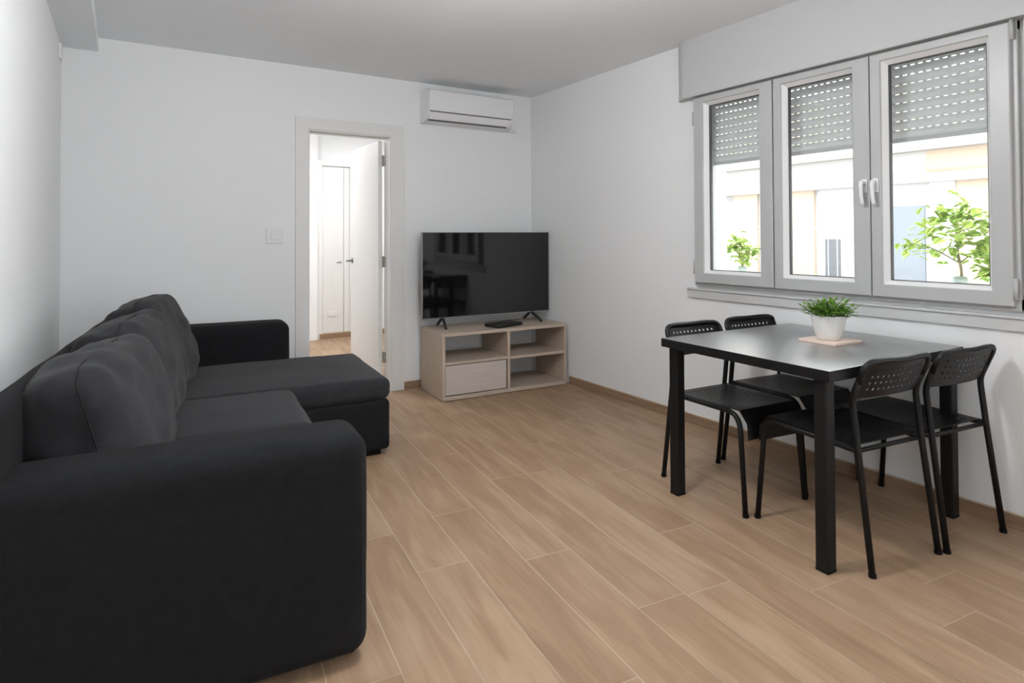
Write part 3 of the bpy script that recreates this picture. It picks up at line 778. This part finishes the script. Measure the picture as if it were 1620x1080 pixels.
def back_fn(u, v):
    # v from the lower edge to the rolled top edge
    hw = .190; uu = 2*u-1
    lim = 1.0
    k = max(0, (v-.62)/.38)
    lim = 1-.20*(1-math.sqrt(max(0, 1-k**2)))
    kb = max(0, (.18-v)/.18); lim *= 1-.05*kb**2
    x = hw*uu*lim
    h = .158*v*(1+.0*uu)
    top = .008*math.cos(uu*PI*.5)*0
    z = .622+h*.955; y = -.186-h*.40-.020*(1-uu*uu)+.010*0
    z += (-.012*v*(1-abs(uu))**1.2)*.5
    if v > .93: y -= (v-.93)*.10
    return Vector((x, y, z))
def make_chair():
    c = empty('dining_chair')
    m_seat = perforated(seat_fn, 15, 15, .07, .93,   .05, .74, .42, mask=lambda i, j: (i+j) % 1 == 0)
    o = obj('seat', m_seat, M['blackpl'], c); solid(o, .003)
    bm = perforated(back_fn, 11, 4, .11, .89, .14, .82, .44)
    o = obj('backrest', bm, M['blackpl'], c); solid(o, .0025)
    # rolled rim of the backrest that hides the frame ends
    for s in (-1, 1):
        x = .187*s; xs = .193*s
        pts = fillet([(xs, -.262, 0), (x, -.208, .430), (x, -.186, .622), (x, -.214, .690)], .03, 4)
        bm = BM(); tube(bm, pts, .0118, 10); l = obj('rear_leg', bm, M['black'], c, smooth=True)
        bm = BM(); tube(bm, [(xs, -.262, 0), (xs*.999, -.2605, .014)], .0135, 10); obj('foot_cap', bm, M['foot'], l)
        pts = fillet([(x, -.205, .436), (x, .215, .440), (xs, .262, .33), (xs*1.02, .268, 0)], .075, 6)
        pts = fillet([(x, -.205, .436), (x, .225, .440), (xs*1.02, .262, 0)], .075, 8)
        bm = BM(); tube(bm, pts, .0118, 10); l = obj('front_leg', bm, M['black'], c, smooth=True)
        bm = BM(); tube(bm, [(xs*1.02, .2625, 0), (xs*1.02, .262, .014)], .0135, 10); obj('foot_cap', bm, M['foot'], l)
    bm = BM(); pts = fillet([(-.187, -.212, .685), (-.187, -.246, .766), (-.10, -.256, .770), (0, -.262, .766), (.10, -.256, .770), (.187, -.246, .766), (.187, -.212, .685)], .05, 8)
    tube(bm, pts, .0118, 10); obj('back_frame', bm, M['blackpl'], c, smooth=True)
    bm = BM(); tube(bm, [(-.187, -.200, .432), (.187, -.200, .432)], .009, 8); obj('stretcher', bm, M['black'], c, smooth=True)
    return c
CG = 'perforated black chairs around the dining table'
chair = make_chair()
spots = [((2.510, 1.436), -7.3, 'black perforated chair at the near side of the table, further from the wall'),
         ((2.925, 1.372), -7.0, 'black perforated chair at the near side of the table, closest to the wall'),
         ((2.520, 1.998), 176, 'black perforated chair at the far side of the table, further from the wall'),
         ((2.962, 1.985), 174, 'black perforated chair at the far side of the table, closest to the wall')]
for i, ((x, y), rz, lab) in enumerate(spots):
    o = chair if i == 0 else dup(chair)
    o.location = (x, y, 0); o.rotation_euler = (0, 0, R(rz)); tag(o, lab, 'chair', CG)

# ------------------------------------------------------------------ board and pot plant on the table
bd = obj('trivet_board', rbox(BM(), -.098, .098, -.092, .092, 0, .012, .002), M['board'], loc=(2.755, 1.625, TZ)); bd.rotation_euler = (0, 0, R(-4)); tag(bd, 'square pale pinkish wooden board under the pot plant', 'board')
pp = empty('potted_plant', (2.745, 1.625, TZ+.012)); tag(pp, 'small bushy green plant in a white ceramic pot on the wooden board', 'potted plant')
bm = BM(); lathe(bm, [(.030, 0), (.044, .0), (.049, .006), (.058, .030), (.068, .065), (.0745, .108), (.0745, .112), (.070, .112), (.067, .098), (.020, .096)], 48)
obj('pot', bm, M['pot'], pp, smooth=True)
bm = BM(); lathe(bm, [(.002, .090), (.0675, .096), (.06, .1005), (.01, .104)], 24); obj('soil', bm, M['soil'], pp)
bm = BM(); tl = bm.faces.layers.float.new('tint'); rnd = random.Random(21)
for i in range(150):
    a = rnd.uniform(0, 2*PI); rr = math.sqrt(rnd.random())*.055; lean = rnd.uniform(.1, 1.15)*(.4+rr/.055*.8)
    base = Vector((rr*math.cos(a), rr*math.sin(a), .098)); d = Vector((math.cos(a)*math.sin(lean), math.sin(a)*math.sin(lean), math.cos(lean)))
    hgt = rnd.uniform(.035, .088); tip = base+d*hgt
    tv0 = rnd.random()
    tmp = BM()
    n_l = 3
    for j in range(n_l):
        q = base+d*hgt*(.45+.55*j/(n_l-1)); aa = a+rnd.uniform(-1.3, 1.3); el = rnd.uniform(-.1, 1.0)
        dd = (Vector((math.cos(aa)*math.cos(el), math.sin(aa)*math.cos(el), math.sin(el)))+d*.5).normalized()
        L = rnd.uniform(.022, .042); Wl = L*.20; sd = dd.cross(Vector((0, 0, 1))).normalized() if abs(dd.z) < .98 else Vector((1, 0, 0)); nr = sd.cross(dd)
        P = [(0, .1), (.3, .9), (.55, 1), (.8, .6), (1, 0)]; Lh, Rh, Ch = [], [], []
        for t, wv in P:
            c0 = q+dd*L*t-Vector((0, 0, 1))*L*.25*t*t
            Ch.append(bm.verts.new(c0)); Lh.append(bm.verts.new(c0+sd*Wl*wv+nr*Wl*.3*wv)); Rh.append(bm.verts.new(c0-sd*Wl*wv+nr*Wl*.3*wv))
        for k in range(4):
            for side in (Lh, Rh):
                fc = bm.faces.new((Ch[k], Ch[k+1], side[k+1], side[k])); fc[tl] = min(1, max(0, tv0*.6+.4*j/2+rnd.uniform(-.15, .15))); fc.smooth = True
    tmp.free()
obj('foliage', bm, M['leaf'], pp)
bm = BM(); rnd = random.Random(4)
for i in range(40):
    a = rnd.uniform(0, 2*PI); rr = rnd.random()*.05; l = rnd.uniform(0, .6)
    tube(bm, [(rr*math.cos(a), rr*math.sin(a), .097), (rr*1.5*math.cos(a), rr*1.5*math.sin(a), .097+.05*math.cos(l))], .0011, 5)
obj('stems', bm, M['leaf'], pp)
